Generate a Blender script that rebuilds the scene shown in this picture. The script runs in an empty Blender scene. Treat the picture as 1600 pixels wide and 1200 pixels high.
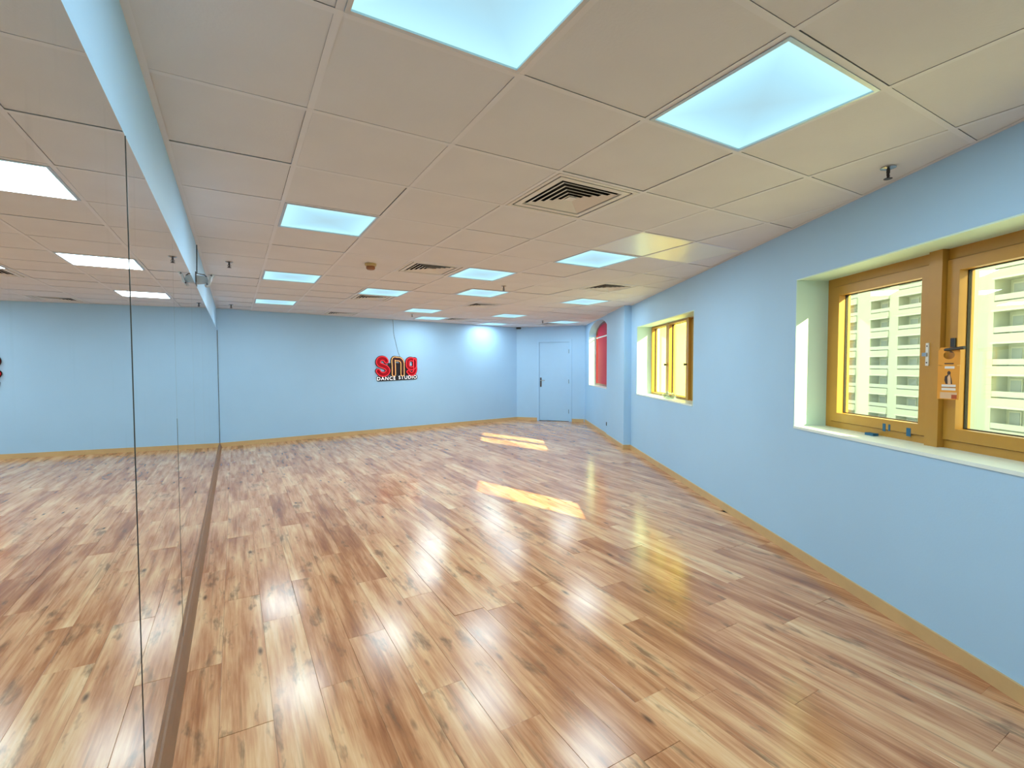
import bpy, bmesh, math, random
from mathutils import Vector, Matrix
random.seed(7)
scene = bpy.context.scene
COL = scene.collection

# ------------------------------------------------------------------ frame of reference
CAM = Vector((-0.2768, -2.058, 1.4016))
YAW, PITCH, ROLL, FPX = 0.525, -0.0371, -0.0019, 748.0857
HC = 2.4085                                   # ceiling height
MX = -0.5233                                  # mirror plane
RS = 0.5546                                   # right wall: x = 3.321 + RS*y
_n = math.hypot(RS, 1)
U = Vector((RS / _n, 1 / _n, 0))              # along the right wall, away from the camera
N = Vector((U.y, -U.x, 0))                    # out through the right wall
R0 = Vector((3.321, 0, 0))
def W(s, d, z): return R0 + U * s + N * d + Vector((0, 0, z))        # right wall coordinates
BX = Vector((1, 0.1546, 0)).normalized()
BN = Vector((BX.y, -BX.x, 0))                 # into the room
B0 = Vector((0, 7.7593, 0))
def B(a, d, z): return B0 + BX * a + BN * d + Vector((0, 0, z))      # back wall coordinates, d into the room
DL = Vector((6.1, 8.702, 0)); DR = Vector((7.27, 7.38, 0))
DX = (DR - DL).normalized(); DN = Vector((DX.y, -DX.x, 0))
DLEN = (DR - DL).length
def D(a, d, z): return DL + DX * a + DN * d + Vector((0, 0, z))      # door wall coordinates, d into the room
def I(x, y, z): return Vector((x, y, z))

# ------------------------------------------------------------------ camera
cd = bpy.data.cameras.new('camera'); cam = bpy.data.objects.new('camera', cd); COL.objects.link(cam)
F = Vector((math.sin(YAW) * math.cos(PITCH), math.cos(YAW) * math.cos(PITCH), math.sin(PITCH)))
Rt = F.cross(Vector((0, 0, 1))).normalized(); Up = Rt.cross(F)
r2 = Rt * math.cos(ROLL) + Up * math.sin(ROLL); u2 = Up * math.cos(ROLL) - Rt * math.sin(ROLL)
m = Matrix((r2, u2, -F)).transposed().to_4x4(); m.translation = CAM
cam.matrix_world = m
cd.sensor_fit = 'HORIZONTAL'; cd.sensor_width = 36.0; cd.lens = FPX / 1600 * 36.0
cd.clip_start = 0.02; cd.clip_end = 500
scene.camera = cam

# ------------------------------------------------------------------ world, sun, exposure
world = bpy.data.worlds.new('hazy_sky'); scene.world = world; world.use_nodes = True
bg = world.node_tree.nodes['Background']
bg.inputs['Color'].default_value = (0.93, 1.0, 0.94, 1); bg.inputs['Strength'].default_value = 2.1
SUN_M, SUN_K = 1.4, 1.45                      # metres along the wall / into the room per metre of fall
sd = bpy.data.lights.new('sun', 'SUN'); sun = bpy.data.objects.new('sun', sd); COL.objects.link(sun)
sd.energy = 17.0; sd.color = (1.0, 0.85, 0.46); sd.angle = math.radians(0.5)
sdir = (U * SUN_M - N * SUN_K + Vector((0, 0, -1))).normalized()
sun.rotation_euler = sdir.to_track_quat('-Z', 'Y').to_euler(); sun.location = W(-20, 24, 18)
PANEL_W = 9.7                                 # power of each ceiling panel
PANEL_C = (0.76, 0.93, 1.0)
vs = scene.view_settings
scene.display_settings.display_device = 'sRGB'
vs.view_transform = 'Standard'; vs.look = 'None'; vs.gamma = 1; vs.exposure = 0.6; vs.use_curve_mapping = False
scene.cycles.use_denoising = True
scene.cycles.caustics_reflective = True; scene.cycles.caustics_refractive = False
scene.cycles.sample_clamp_indirect = 8.0

# ------------------------------------------------------------------ materials
MATS = {}
def new_mat(name):
    mt = bpy.data.materials.new(name); mt.use_nodes = True; MATS[name] = mt
    nt = mt.node_tree; return mt, nt, nt.nodes['Principled BSDF']
def plain(name, col, rough=0.6, metal=0.0, spec=0.5, var=0.0, scale=6.0, emis=None, estr=0.0, bump=0.0, bscale=200.0):
    mt, nt, p = new_mat(name)
    p.inputs['Base Color'].default_value = (*col, 1); p.inputs['Roughness'].default_value = rough
    p.inputs['Metallic'].default_value = metal; p.inputs['Specular IOR Level'].default_value = spec
    tc = nt.nodes.new('ShaderNodeTexCoord')
    if var:
        nz = nt.nodes.new('ShaderNodeTexNoise'); nz.inputs['Scale'].default_value = scale; nz.inputs['Detail'].default_value = 4
        nt.links.new(tc.outputs['Object'], nz.inputs['Vector'])
        mx = nt.nodes.new('ShaderNodeMix'); mx.data_type = 'RGBA'
        mx.inputs['A'].default_value = (*[c * (1 - var) for c in col], 1)
        mx.inputs['B'].default_value = (*[min(1, c * (1 + var)) for c in col], 1)
        nt.links.new(nz.outputs['Fac'], mx.inputs['Factor']); nt.links.new(mx.outputs['Result'], p.inputs['Base Color'])
    if bump:
        nb = nt.nodes.new('ShaderNodeTexNoise'); nb.inputs['Scale'].default_value = bscale
        nt.links.new(tc.outputs['Object'], nb.inputs['Vector'])
        bp = nt.nodes.new('ShaderNodeBump'); bp.inputs['Strength'].default_value = bump; bp.inputs['Distance'].default_value = 0.002
        nt.links.new(nb.outputs['Fac'], bp.inputs['Height']); nt.links.new(bp.outputs['Normal'], p.inputs['Normal'])
    if emis:
        p.inputs['Emission Color'].default_value = (*emis, 1); p.inputs['Emission Strength'].default_value = estr
    return mt

plain('wall_paint', (0.41, 0.66, 0.90), 0.55, var=0.05, scale=1.5, bump=0.15, bscale=120)
plain('door_paint', (0.41, 0.67, 0.92), 0.4, var=0.03)
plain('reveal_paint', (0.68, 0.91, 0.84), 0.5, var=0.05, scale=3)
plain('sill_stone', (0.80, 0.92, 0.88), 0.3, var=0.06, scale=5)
plain('tile_board', (0.77, 0.76, 0.77), 0.85, spec=0.2, var=0.06, scale=2.5, bump=0.35, bscale=90)
plain('tile_vinyl', (0.86, 0.84, 0.74), 0.30, spec=1.0, var=0.03, scale=2.5)
plain('grid_metal', (0.80, 0.79, 0.81), 0.5, var=0.02)
plain('plenum_dark', (0.035, 0.028, 0.022), 0.9, var=0.1)
plain('vent_metal', (0.80, 0.77, 0.72), 0.45, var=0.03)
plain('vent_dark', (0.008, 0.006, 0.005), 0.9, var=0.1)
plain('panel_frame', (0.55, 0.62, 0.68), 0.35, metal=0.5, var=0.03)
plain('baseboard_wood', (0.64, 0.43, 0.20), 0.4, var=0.12, scale=9)
plain('mirror_foot_wood', (0.24, 0.11, 0.045), 0.45, var=0.2, scale=9)
plain('mirror_edge', (0.06, 0.065, 0.06), 0.4, var=0.05)
plain('frame_gold', (0.50, 0.25, 0.035), 0.38, spec=0.5, var=0.07, scale=14)
plain('gasket_black', (0.012, 0.010, 0.006), 0.7, var=0.1)
plain('handle_black', (0.02, 0.02, 0.02), 0.35, var=0.1)
plain('latch_white', (0.75, 0.74, 0.68), 0.4, var=0.04)
plain('tape_blue', (0.01, 0.11, 0.22), 0.6, var=0.15, scale=40)
plain('chrome', (0.55, 0.55, 0.54), 0.22, metal=1.0, var=0.04)
plain('bracket_grey', (0.50, 0.50, 0.48), 0.35, metal=0.3, var=0.05)
plain('dark_metal', (0.06, 0.05, 0.05), 0.4, metal=0.6, var=0.1)
plain('detector_brass', (0.55, 0.40, 0.16), 0.4, var=0.08, scale=20)
plain('detector_brown', (0.32, 0.13, 0.05), 0.5, var=0.1, scale=20)
plain('black_plastic', (0.012, 0.012, 0.014), 0.4, var=0.1)
plain('sign_black', (0.012, 0.006, 0.008), 0.35, var=0.1)
plain('sign_red', (0.26, 0.002, 0.006), 0.5, spec=0.2, var=0.05, emis=(0.9, 0.0, 0.02), estr=0.10)
plain('sign_brown', (0.05, 0.006, 0.004), 0.4, var=0.1)
plain('tube_red', (0.8, 0.05, 0.06), 0.3, var=0.03, emis=(1.0, 0.03, 0.06), estr=0.75)
plain('tube_amber', (0.9, 0.5, 0.2), 0.3, var=0.03, emis=(1.0, 0.42, 0.13), estr=0.9)
plain('sign_white', (0.9, 0.9, 0.9), 0.4, var=0.02, emis=(1, 1, 1), estr=0.75)
plain('card_orange', (0.85, 0.36, 0.04), 0.5, var=0.08, scale=15)
plain('card_cream', (0.85, 0.74, 0.40), 0.5, var=0.04, scale=15)
plain('ink_dark', (0.06, 0.035, 0.03), 0.6, var=0.1)
plain('ink_white', (0.85, 0.82, 0.78), 0.6, var=0.04)
plain('ink_peach', (0.80, 0.52, 0.30), 0.6, var=0.06)
plain('ink_rust', (0.50, 0.10, 0.03), 0.6, var=0.06)
plain('red_dark', (0.16, 0.004, 0.012), 0.4, var=0.1)
plain('red_board', (0.50, 0.015, 0.055), 0.6, spec=0.2, var=0.08, scale=3)
plain('outer_cream', (0.50, 0.54, 0.42), 0.9, var=0.06, scale=0.4)
plain('outer_pale', (0.60, 0.63, 0.52), 0.9, var=0.06, scale=0.4)
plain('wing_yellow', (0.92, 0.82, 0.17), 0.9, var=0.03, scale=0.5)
plain('outer_glass', (0.38, 0.43, 0.40), 0.2, var=0.2, scale=0.8)  # distance haze is put into this lightened pane colour
plain('outer_rail', (0.48, 0.52, 0.43), 0.6, var=0.1, scale=1)
plain('outer_ground', (0.45, 0.45, 0.40), 0.9, var=0.1, scale=0.2)
plain('sun_block_panel', (0.45, 0.27, 0.05), 0.5, var=0.06)

def glass(name, tint, refl=1.0, ior=1.5):
    mt = bpy.data.materials.new(name); mt.use_nodes = True; MATS[name] = mt
    nt = mt.node_tree; nt.nodes.clear()
    out = nt.nodes.new('ShaderNodeOutputMaterial'); tr = nt.nodes.new('ShaderNodeBsdfTransparent')
    tc = nt.nodes.new('ShaderNodeTexCoord'); nz = nt.nodes.new('ShaderNodeTexNoise'); nz.inputs['Scale'].default_value = 2.0
    nt.links.new(tc.outputs['Object'], nz.inputs['Vector'])
    mxc = nt.nodes.new('ShaderNodeMix'); mxc.data_type = 'RGBA'
    mxc.inputs['A'].default_value = (*[c * 0.97 for c in tint], 1); mxc.inputs['B'].default_value = (*tint, 1)
    nt.links.new(nz.outputs['Fac'], mxc.inputs['Factor']); nt.links.new(mxc.outputs['Result'], tr.inputs['Color'])
    gl = nt.nodes.new('ShaderNodeBsdfGlossy'); gl.inputs['Roughness'].default_value = 0.0
    fr = nt.nodes.new('ShaderNodeFresnel'); fr.inputs['IOR'].default_value = ior
    ge = nt.nodes.new('ShaderNodeNewGeometry'); mr = nt.nodes.new('ShaderNodeMapRange')      # the same Fresnel curve on both faces of the pane
    mr.inputs['To Min'].default_value = ior; mr.inputs['To Max'].default_value = 1.0 / ior
    nt.links.new(ge.outputs['Backfacing'], mr.inputs['Value']); nt.links.new(mr.outputs['Result'], fr.inputs['IOR'])
    mul = nt.nodes.new('ShaderNodeMath'); mul.operation = 'MULTIPLY'; mul.inputs[1].default_value = refl; mul.use_clamp = True
    mx = nt.nodes.new('ShaderNodeMixShader')
    nt.links.new(fr.outputs['Fac'], mul.inputs[0]); nt.links.new(mul.outputs[0], mx.inputs['Fac'])
    nt.links.new(tr.outputs[0], mx.inputs[1]); nt.links.new(gl.outputs[0], mx.inputs[2]); nt.links.new(mx.outputs[0], out.inputs['Surface'])
    return mt
glass('window_glass', (0.95, 0.985, 0.88), 1.6)
glass('red_film', (0.62, 0.10, 0.24), 1.0)
glass('clear_plastic', (0.75, 0.85, 0.80), 2.0)

def mirror_mat():
    mt, nt, p = new_mat('mirror_silver')
    p.inputs['Metallic'].default_value = 1.0
    tc = nt.nodes.new('ShaderNodeTexCoord')
    mp = nt.nodes.new('ShaderNodeMapping'); mp.inputs['Scale'].default_value = (1, 9, 1.6)
    nz = nt.nodes.new('ShaderNodeTexNoise'); nz.inputs['Scale'].default_value = 1.6; nz.inputs['Detail'].default_value = 5
    nt.links.new(tc.outputs['Object'], mp.inputs['Vector']); nt.links.new(mp.outputs['Vector'], nz.inputs['Vector'])
    cr = nt.nodes.new('ShaderNodeValToRGB')
    cr.color_ramp.elements[0].position = 0.60; cr.color_ramp.elements[0].color = (0.90, 0.91, 0.90, 1)
    cr.color_ramp.elements[1].position = 0.80; cr.color_ramp.elements[1].color = (0.80, 0.81, 0.80, 1)
    nt.links.new(nz.outputs['Fac'], cr.inputs['Fac']); nt.links.new(cr.outputs['Color'], p.inputs['Base Color'])
    mr = nt.nodes.new('ShaderNodeMapRange'); mr.inputs['From Min'].default_value = 0.62; mr.inputs['From Max'].default_value = 0.85
    mr.inputs['To Min'].default_value = 0.0; mr.inputs['To Max'].default_value = 0.06
    nt.links.new(nz.outputs['Fac'], mr.inputs['Value']); nt.links.new(mr.outputs['Result'], p.inputs['Roughness'])
mirror_mat()

def panel_mat():
    mt, nt, p = new_mat('light_diffuser')
    p.inputs['Base Color'].default_value = (0.10, 0.13, 0.15, 1); p.inputs['Roughness'].default_value = 0.5
    tc = nt.nodes.new('ShaderNodeTexCoord'); sp = nt.nodes.new('ShaderNodeSeparateXYZ')
    nt.links.new(tc.outputs['Object'], sp.inputs[0])
    ab = []
    for k in 'XY':
        a = nt.nodes.new('ShaderNodeMath'); a.operation = 'ABSOLUTE'; nt.links.new(sp.outputs[k], a.inputs[0]); ab.append(a)
    mxm = nt.nodes.new('ShaderNodeMath'); mxm.operation = 'MAXIMUM'
    nt.links.new(ab[0].outputs[0], mxm.inputs[0]); nt.links.new(ab[1].outputs[0], mxm.inputs[1])
    cr = nt.nodes.new('ShaderNodeValToRGB')                       # edge-lit: brighter towards the rim
    e = cr.color_ramp.elements
    e[0].position = 0.02; e[0].color = (0.24, 0.42, 0.51, 1); e[1].position = 0.27; e[1].color = (0.34, 0.64, 0.67, 1)
    x = e.new(0.15); x.color = (0.26, 0.50, 0.62, 1)
    nt.links.new(mxm.outputs[0], cr.inputs['Fac']); nt.links.new(cr.outputs['Color'], p.inputs['Emission Color'])
    p.inputs['Emission Strength'].default_value = 1.0
panel_mat()

def plank_mat():
    mt, nt, p = new_mat('laminate_oak')
    L = nt.links.new
    tc = nt.nodes.new('ShaderNodeTexCoord'); oi = nt.nodes.new('ShaderNodeObjectInfo')
    mu = nt.nodes.new('ShaderNodeMath'); mu.operation = 'MULTIPLY'; mu.inputs[1].default_value = 137.0; L(oi.outputs['Random'], mu.inputs[0])
    ad = nt.nodes.new('ShaderNodeVectorMath'); ad.operation = 'ADD'; L(tc.outputs['Object'], ad.inputs[0]); L(mu.outputs[0], ad.inputs[1])
    def nz(sx, sy, detail, rough=0.55, dist=0.0):
        mp = nt.nodes.new('ShaderNodeMapping'); mp.inputs['Scale'].default_value = (sx, sy, 1); L(ad.outputs[0], mp.inputs['Vector'])
        n = nt.nodes.new('ShaderNodeTexNoise'); n.inputs['Scale'].default_value = 1.0; n.inputs['Detail'].default_value = detail
        n.inputs['Roughness'].default_value = rough; n.inputs['Distortion'].default_value = dist
        L(mp.outputs['Vector'], n.inputs['Vector']); return n
    strip = nz(14, 1.5, 4); fine = nz(85, 3.2, 5, 0.65); blot = nz(13, 3.6, 4, 0.62, 0.25); lines = nz(48, 1.3, 3, 0.6); patch = nz(3.0, 1.2, 2)
    # strip tone + per-plank tone -> colour
    a = nt.nodes.new('ShaderNodeMath'); a.operation = 'MULTIPLY_ADD'; a.inputs[1].default_value = 0.20; L(oi.outputs['Random'], a.inputs[0])
    b = nt.nodes.new('ShaderNodeMath'); b.operation = 'MULTIPLY_ADD'; b.inputs[1].default_value = 1.05; b.inputs[2].default_value = -0.15
    L(strip.outputs['Fac'], b.inputs[0]); L(b.outputs[0], a.inputs[2])
    c = nt.nodes.new('ShaderNodeMath'); c.operation = 'MULTIPLY_ADD'; c.inputs[1].default_value = 0.45; L(fine.outputs['Fac'], c.inputs[0]); L(a.outputs[0], c.inputs[2])
    cr = nt.nodes.new('ShaderNodeValToRGB'); L(c.outputs[0], cr.inputs['Fac'])
    e = cr.color_ramp.elements
    e[0].position = 0.36; e[0].color = (0.86, 0.61, 0.36, 1); e[1].position = 1.0; e[1].color = (0.30, 0.11, 0.045, 1)
    for ps, cl in ((0.52, (0.76, 0.46, 0.245, 1)), (0.66, (0.64, 0.33, 0.165, 1)), (0.80, (0.48, 0.205, 0.09, 1))):
        x = e.new(ps); x.color = cl
    # dark mineral blotches and knots
    br = nt.nodes.new('ShaderNodeValToRGB'); L(blot.outputs['Fac'], br.inputs['Fac'])
    br.color_ramp.elements[0].position = 0.57; br.color_ramp.elements[0].color = (0, 0, 0, 1)
    br.color_ramp.elements[1].position = 0.70; br.color_ramp.elements[1].color = (0.75, 0.75, 0.75, 1)
    m1 = nt.nodes.new('ShaderNodeMix'); m1.data_type = 'RGBA'; L(br.outputs['Color'], m1.inputs['Factor'])
    L(cr.outputs['Color'], m1.inputs['A']); m1.inputs['B'].default_value = (0.17, 0.095, 0.05, 1)
    lr = nt.nodes.new('ShaderNodeValToRGB'); L(lines.outputs['Fac'], lr.inputs['Fac'])      # long dark grain lines
    lr.color_ramp.elements[0].position = 0.58; lr.color_ramp.elements[0].color = (0, 0, 0, 1)
    lr.color_ramp.elements[1].position = 0.72; lr.color_ramp.elements[1].color = (0.55, 0.55, 0.55, 1)
    m3 = nt.nodes.new('ShaderNodeMix'); m3.data_type = 'RGBA'; L(lr.outputs['Color'], m3.inputs['Factor'])
    L(m1.outputs['Result'], m3.inputs['A']); m3.inputs['B'].default_value = (0.26, 0.13, 0.06, 1); m1 = m3
    mp = nt.nodes.new('ShaderNodeMapping'); mp.inputs['Scale'].default_value = (7, 2.2, 1); L(ad.outputs[0], mp.inputs['Vector'])
    vo = nt.nodes.new('ShaderNodeTexVoronoi'); vo.inputs['Scale'].default_value = 1.0; L(mp.outputs['Vector'], vo.inputs['Vector'])
    kr = nt.nodes.new('ShaderNodeValToRGB'); L(vo.outputs['Distance'], kr.inputs['Fac'])
    kr.color_ramp.elements[0].position = 0.03; kr.color_ramp.elements[0].color = (0.85, 0.85, 0.85, 1)
    kr.color_ramp.elements[1].position = 0.11; kr.color_ramp.elements[1].color = (0, 0, 0, 1)
    m2 = nt.nodes.new('ShaderNodeMix'); m2.data_type = 'RGBA'; L(kr.outputs['Color'], m2.inputs['Factor'])
    L(m1.outputs['Result'], m2.inputs['A']); m2.inputs['B'].default_value = (0.07, 0.035, 0.02, 1)
    L(m2.outputs['Result'], p.inputs['Base Color'])
    p.inputs['Roughness'].default_value = 0.17; p.inputs['Specular IOR Level'].default_value = 0.5
    rr = nt.nodes.new('ShaderNodeMapRange'); rr.inputs['To Min'].default_value = 0.13; rr.inputs['To Max'].default_value = 0.24
    L(patch.outputs['Fac'], rr.inputs['Value']); L(rr.outputs['Result'], p.inputs['Roughness'])
plank_mat()

# ------------------------------------------------------------------ mesh helpers
class MB:
    def __init__(self): self.v = []; self.f = []
    def add(self, vs, fs):
        o = len(self.v); self.v += [Vector(x) for x in vs]; self.f += [tuple(o + i for i in q) for q in fs]; return self
    def box(self, fn, a0, a1, b0, b1, c0, c1):
        vs = [fn(a, b, c) for c in (c0, c1) for b in (b0, b1) for a in (a0, a1)]
        return self.add(vs, [(0, 1, 3, 2), (4, 6, 7, 5), (0, 4, 5, 1), (2, 3, 7, 6), (0, 2, 6, 4), (1, 5, 7, 3)])
    def prism(self, poly, d):            # poly: world points, d: offset vector
        n = len(poly); vs = [Vector(p) for p in poly] + [Vector(p) + d for p in poly]
        return self.add(vs, [tuple(range(n)), tuple(range(2 * n - 1, n - 1, -1))] + [(i, (i + 1) % n, n + (i + 1) % n, n + i) for i in range(n)])
    def lathe(self, prof, c, n=20, axis=Vector((0, 0, 1))):   # prof: (r, h) along axis
        q = axis.to_track_quat('Z', 'Y'); vs = []
        for r, h in prof:
            for k in range(n):
                t = 2 * math.pi * k / n; vs.append(Vector(c) + q @ Vector((r * math.cos(t), r * math.sin(t), h)))
        fs = []
        for j in range(len(prof) - 1):
            for k in range(n): fs.append((j * n + k, j * n + (k + 1) % n, (j + 1) * n + (k + 1) % n, (j + 1) * n + k))
        fs += [tuple(range(n)), tuple(range((len(prof) - 1) * n, len(prof) * n))]
        return self.add(vs, fs)
    def tube(self, pts, r, n=8, closed=False):
        pts = [Vector(p) for p in pts]; m_ = len(pts); vs = []
        ref = None
        for i, p in enumerate(pts):
            a = pts[(i - 1) % m_] if closed or i > 0 else p; b = pts[(i + 1) % m_] if closed or i < m_ - 1 else p
            t = (b - a).normalized()
            if ref is None: ref = t.orthogonal().normalized()
            ref = (ref - t * ref.dot(t)).normalized(); s = t.cross(ref)
            vs += [p + ref * (r * math.cos(2 * math.pi * k / n)) + s * (r * math.sin(2 * math.pi * k / n)) for k in range(n)]
        fs = []
        for i in range(m_ if closed else m_ - 1):
            j = (i + 1) % m_
            off = 0
            if closed and j == 0:       # match the twist
                off = min(range(n), key=lambda o: sum((vs[i * n + k] - vs[j * n + (k + o) % n]).length for k in range(n)))
            for k in range(n): fs.append((i * n + k, i * n + (k + 1) % n, j * n + (k + 1 + off) % n, j * n + (k + off) % n))
        if not closed: fs += [tuple(range(n)), tuple(range((m_ - 1) * n, m_ * n))]
        return self.add(vs, fs)
    def mesh(self, name, mat, origin, smooth=False):
        me = bpy.data.meshes.new(name); me.from_pydata([v - origin for v in self.v], [], self.f)
        bm = bmesh.new(); bm.from_mesh(me); bmesh.ops.recalc_face_normals(bm, faces=bm.faces); bm.to_mesh(me); bm.free()
        me.materials.append(MATS[mat])
        if smooth:
            for pl in me.polygons: pl.use_smooth = True
            try: me.set_sharp_from_angle(angle=math.radians(35))
            except Exception: pass
        return me
    def obj(self, name, mat, parent=None, smooth=False, origin=None):
        if origin is None:
            lo = Vector([min(v[i] for v in self.v) for i in range(3)]); hi = Vector([max(v[i] for v in self.v) for i in range(3)])
            origin = (lo + hi) / 2; origin.z = lo.z
        return link(name, self.mesh(name, mat, origin, smooth), origin, parent)
def wloc(o):
    v = Vector(o.location)
    while o.parent: o = o.parent; v += o.location
    return v
def link(name, data, loc, parent=None):
    o = bpy.data.objects.new(name, data); COL.objects.link(o)
    if parent: o.parent = parent; o.location = Vector(loc) - wloc(parent)
    else: o.location = loc
    return o
def tag(o, label=None, cat=None, group=None, kind=None):
    if label: o['label'] = label
    if cat: o['category'] = cat
    if group: o['group'] = group
    if kind: o['kind'] = kind
    return o
def empty(name, loc):
    o = link(name, None, loc); o.empty_display_size = 0.1; return o
def ST(mb, name, mat, label=None):
    o = mb.obj(name, mat); tag(o, label, kind='structure'); return o
def clip(poly, planes):                  # planes: (nx, ny, c): keep nx*x+ny*y <= c
    for nx, ny, c in planes:
        out = []
        for i, p in enumerate(poly):
            q = poly[(i + 1) % len(poly)]; dp = nx * p[0] + ny * p[1] - c; dq = nx * q[0] + ny * q[1] - c
            if dp <= 0: out.append(p)
            if dp * dq < 0:
                t = dp / (dp - dq); out.append((p[0] + (q[0] - p[0]) * t, p[1] + (q[1] - p[1]) * t))
        poly = out
        if len(poly) < 3: return []
    return poly
def area(p): return abs(sum(p[i][0] * p[(i + 1) % len(p)][1] - p[(i + 1) % len(p)][0] * p[i][1] for i in range(len(p)))) / 2

# ------------------------------------------------------------------ the room shell
YN = -4.2                                            # wall behind the camera
WL = MX - 0.007                                      # painted wall behind the mirrors
CORNER_BL = Vector((WL, 7.7593 + 0.1546 * WL, 0))
def planes(g=0.0, arch=-0.12):
    cb = BN.dot(B0); cdn = DN.dot(DL)
    return [(-1, 0, -(WL + g)), (0, -1, -(YN + g)), (-BN.x, -BN.y, -(cb + g)), (-DN.x, -DN.y, -(cdn + g)), (N.x, N.y, N.dot(R0) - g)]
ROOM = [(WL, YN), (WL, CORNER_BL.y), (6.1, 8.702), (7.27, 7.38), (3.321 + RS * YN, YN)]
OUT = [(WL - .3, YN - .3), (WL - .3, CORNER_BL.y + .3), (6.15, 9.1), (7.75, 7.35), (3.321 + RS * YN + .42, YN - .3)]
fl = MB().prism([Vector((x, y, -0.009)) for x, y in OUT], Vector((0, 0, -0.25))).obj('floor', 'plenum_dark', origin=Vector((0, 0, 0)))
tag(fl, 'floor of glossy knotty oak laminate planks running along the mirrors', kind='structure')
ce = MB().prism([Vector((x, y, HC + 0.11)) for x, y in OUT], Vector((0, 0, 0.25))).obj('ceiling', 'plenum_dark', origin=Vector((0, 0, HC)))
tag(ce, 'suspended ceiling of square tan mineral tiles in a metal grid', kind='structure')
TOP = HC + 0.2
ST(MB().box(I, WL - 0.2, WL, YN, CORNER_BL.y + 0.2, 0, TOP), 'wall_left', 'wall_paint', 'pale blue wall behind and above the mirrors')
ST(MB().box(B, WL - 0.25, DL.x / BX.x + 0.05, -0.2, 0, 0, TOP), 'wall_back', 'wall_paint', 'long pale blue end wall with the neon sign')
ST(MB().box(D, -0.02, 0.595, -0.2, 0, 0, TOP).box(D, 1.43, DLEN + 0.05, -0.2, 0, 0, TOP).box(D, 0.595, 1.43, -0.2, 0, 2.04, TOP), 'wall_door', 'wall_paint', 'short pale blue wall around the door')
ST(MB().box(I, WL, 3.321 + RS * YN + .1, YN - 0.2, YN, 0, TOP), 'wall_near', 'wall_paint')
# right wall with two window openings
TH = 0.36
W1 = (-2.65, -0.055); W2 = (1.825, 4.11); SILL, HEAD = 0.945, 2.03
SN = (3.321 + RS * YN - 3.321) / U.x - 0.4
STEP = 4.45
mb = MB().box(W, SN, STEP + 0.05, 0, TH, 0, SILL).box(W, SN, STEP + 0.05, 0, TH, HEAD, TOP)
for a, b in ((SN, W1[0]), (W1[1], W2[0]), (W2[1], STEP + 0.05)): mb.box(W, a, b, 0, TH, SILL, HEAD)
ST(mb, 'wall_right', 'wall_paint', 'long pale blue wall with the two wide yellow windows')
# thicker wall with the arched window, and the shallow pier at its near end
AD = -0.10; A0, A1 = 5.80, 7.85; ASILL, ASPR, AAPEX = 0.95, 2.09, 2.385
SE = 8.42
mb = MB().box(W, STEP, A0, AD, TH, 0, TOP).box(W, A1, SE + 0.3, AD, TH, 0, TOP).box(W, A0, A1, AD, TH, 0, ASILL)
NA = 24
arc = [((A0 + A1) / 2 - math.cos(math.pi * k / NA) * (A1 - A0) / 2, ASPR + math.sin(math.pi * k / NA) ** 0.9 * (AAPEX - ASPR)) for k in range(NA + 1)]
for k in range(NA):
    (s0, z0), (s1, z1) = arc[k], arc[k + 1]
    mb.add([W(s0, AD, z0), W(s1, AD, z1), W(s1, AD, TOP), W(s0, AD, TOP), W(s0, TH, z0), W(s1, TH, z1), W(s1, TH, TOP), W(s0, TH, TOP)],
           [(0, 1, 2, 3), (4, 7, 6, 5), (0, 4, 5, 1), (2, 6, 7, 3)])
ST(mb, 'wall_right_far', 'wall_paint', 'far stretch of pale blue wall with the arched window')
ST(MB().box(W, STEP, A0 - 0.015, AD - 0.022, AD, 0, TOP), 'trim_1', 'wall_paint', 'shallow pale blue pier between the yellow window and the arched window')

# baseboards
BH, BT = 0.075, 0.012
ST(MB().box(B, WL / BX.x, DL.x / BX.x - 0.005, 0, BT, 0, BH), 'baseboard_back', 'baseboard_wood', 'light wood skirting along the end wall')
ST(MB().box(W, SN + .3, STEP, -BT, 0, 0, BH), 'baseboard_right', 'baseboard_wood', 'light wood skirting below the yellow windows')
ST(MB().box(W, STEP - BT, A0 - 0.015, AD - 0.022 - BT, AD - 0.022, 0, BH).box(W, STEP - BT, STEP, AD - 0.022, -BT, 0, BH).box(W, A0 - 0.015, SE, AD - BT, AD, 0, BH), 'baseboard_right_far', 'baseboard_wood', 'light wood skirting under the arched window')
ST(MB().box(D, 0, 0.55, 0, BT, 0, BH), 'baseboard_door_left', 'baseboard_wood', 'short light wood skirting left of the door')
ST(MB().box(D, 1.46, DLEN - 0.005, 0, BT, 0, BH), 'baseboard_door_right', 'baseboard_wood', 'short light wood skirting right of the door')
mb = MB()
prof = [(MX - .006, 0), (MX + 0.030, 0), (MX + 0.028, 0.012), (MX + 0.016, 0.045), (MX + 0.004, 0.066), (MX - .006, 0.07)]
mb.prism([Vector((x, YN, z)) for x, z in prof], Vector((0, CORNER_BL.y - YN - 0.01, 0)))
ST(mb, 'baseboard_left', 'mirror_foot_wood', 'brown sloped wooden foot strip under the mirrors')

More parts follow.
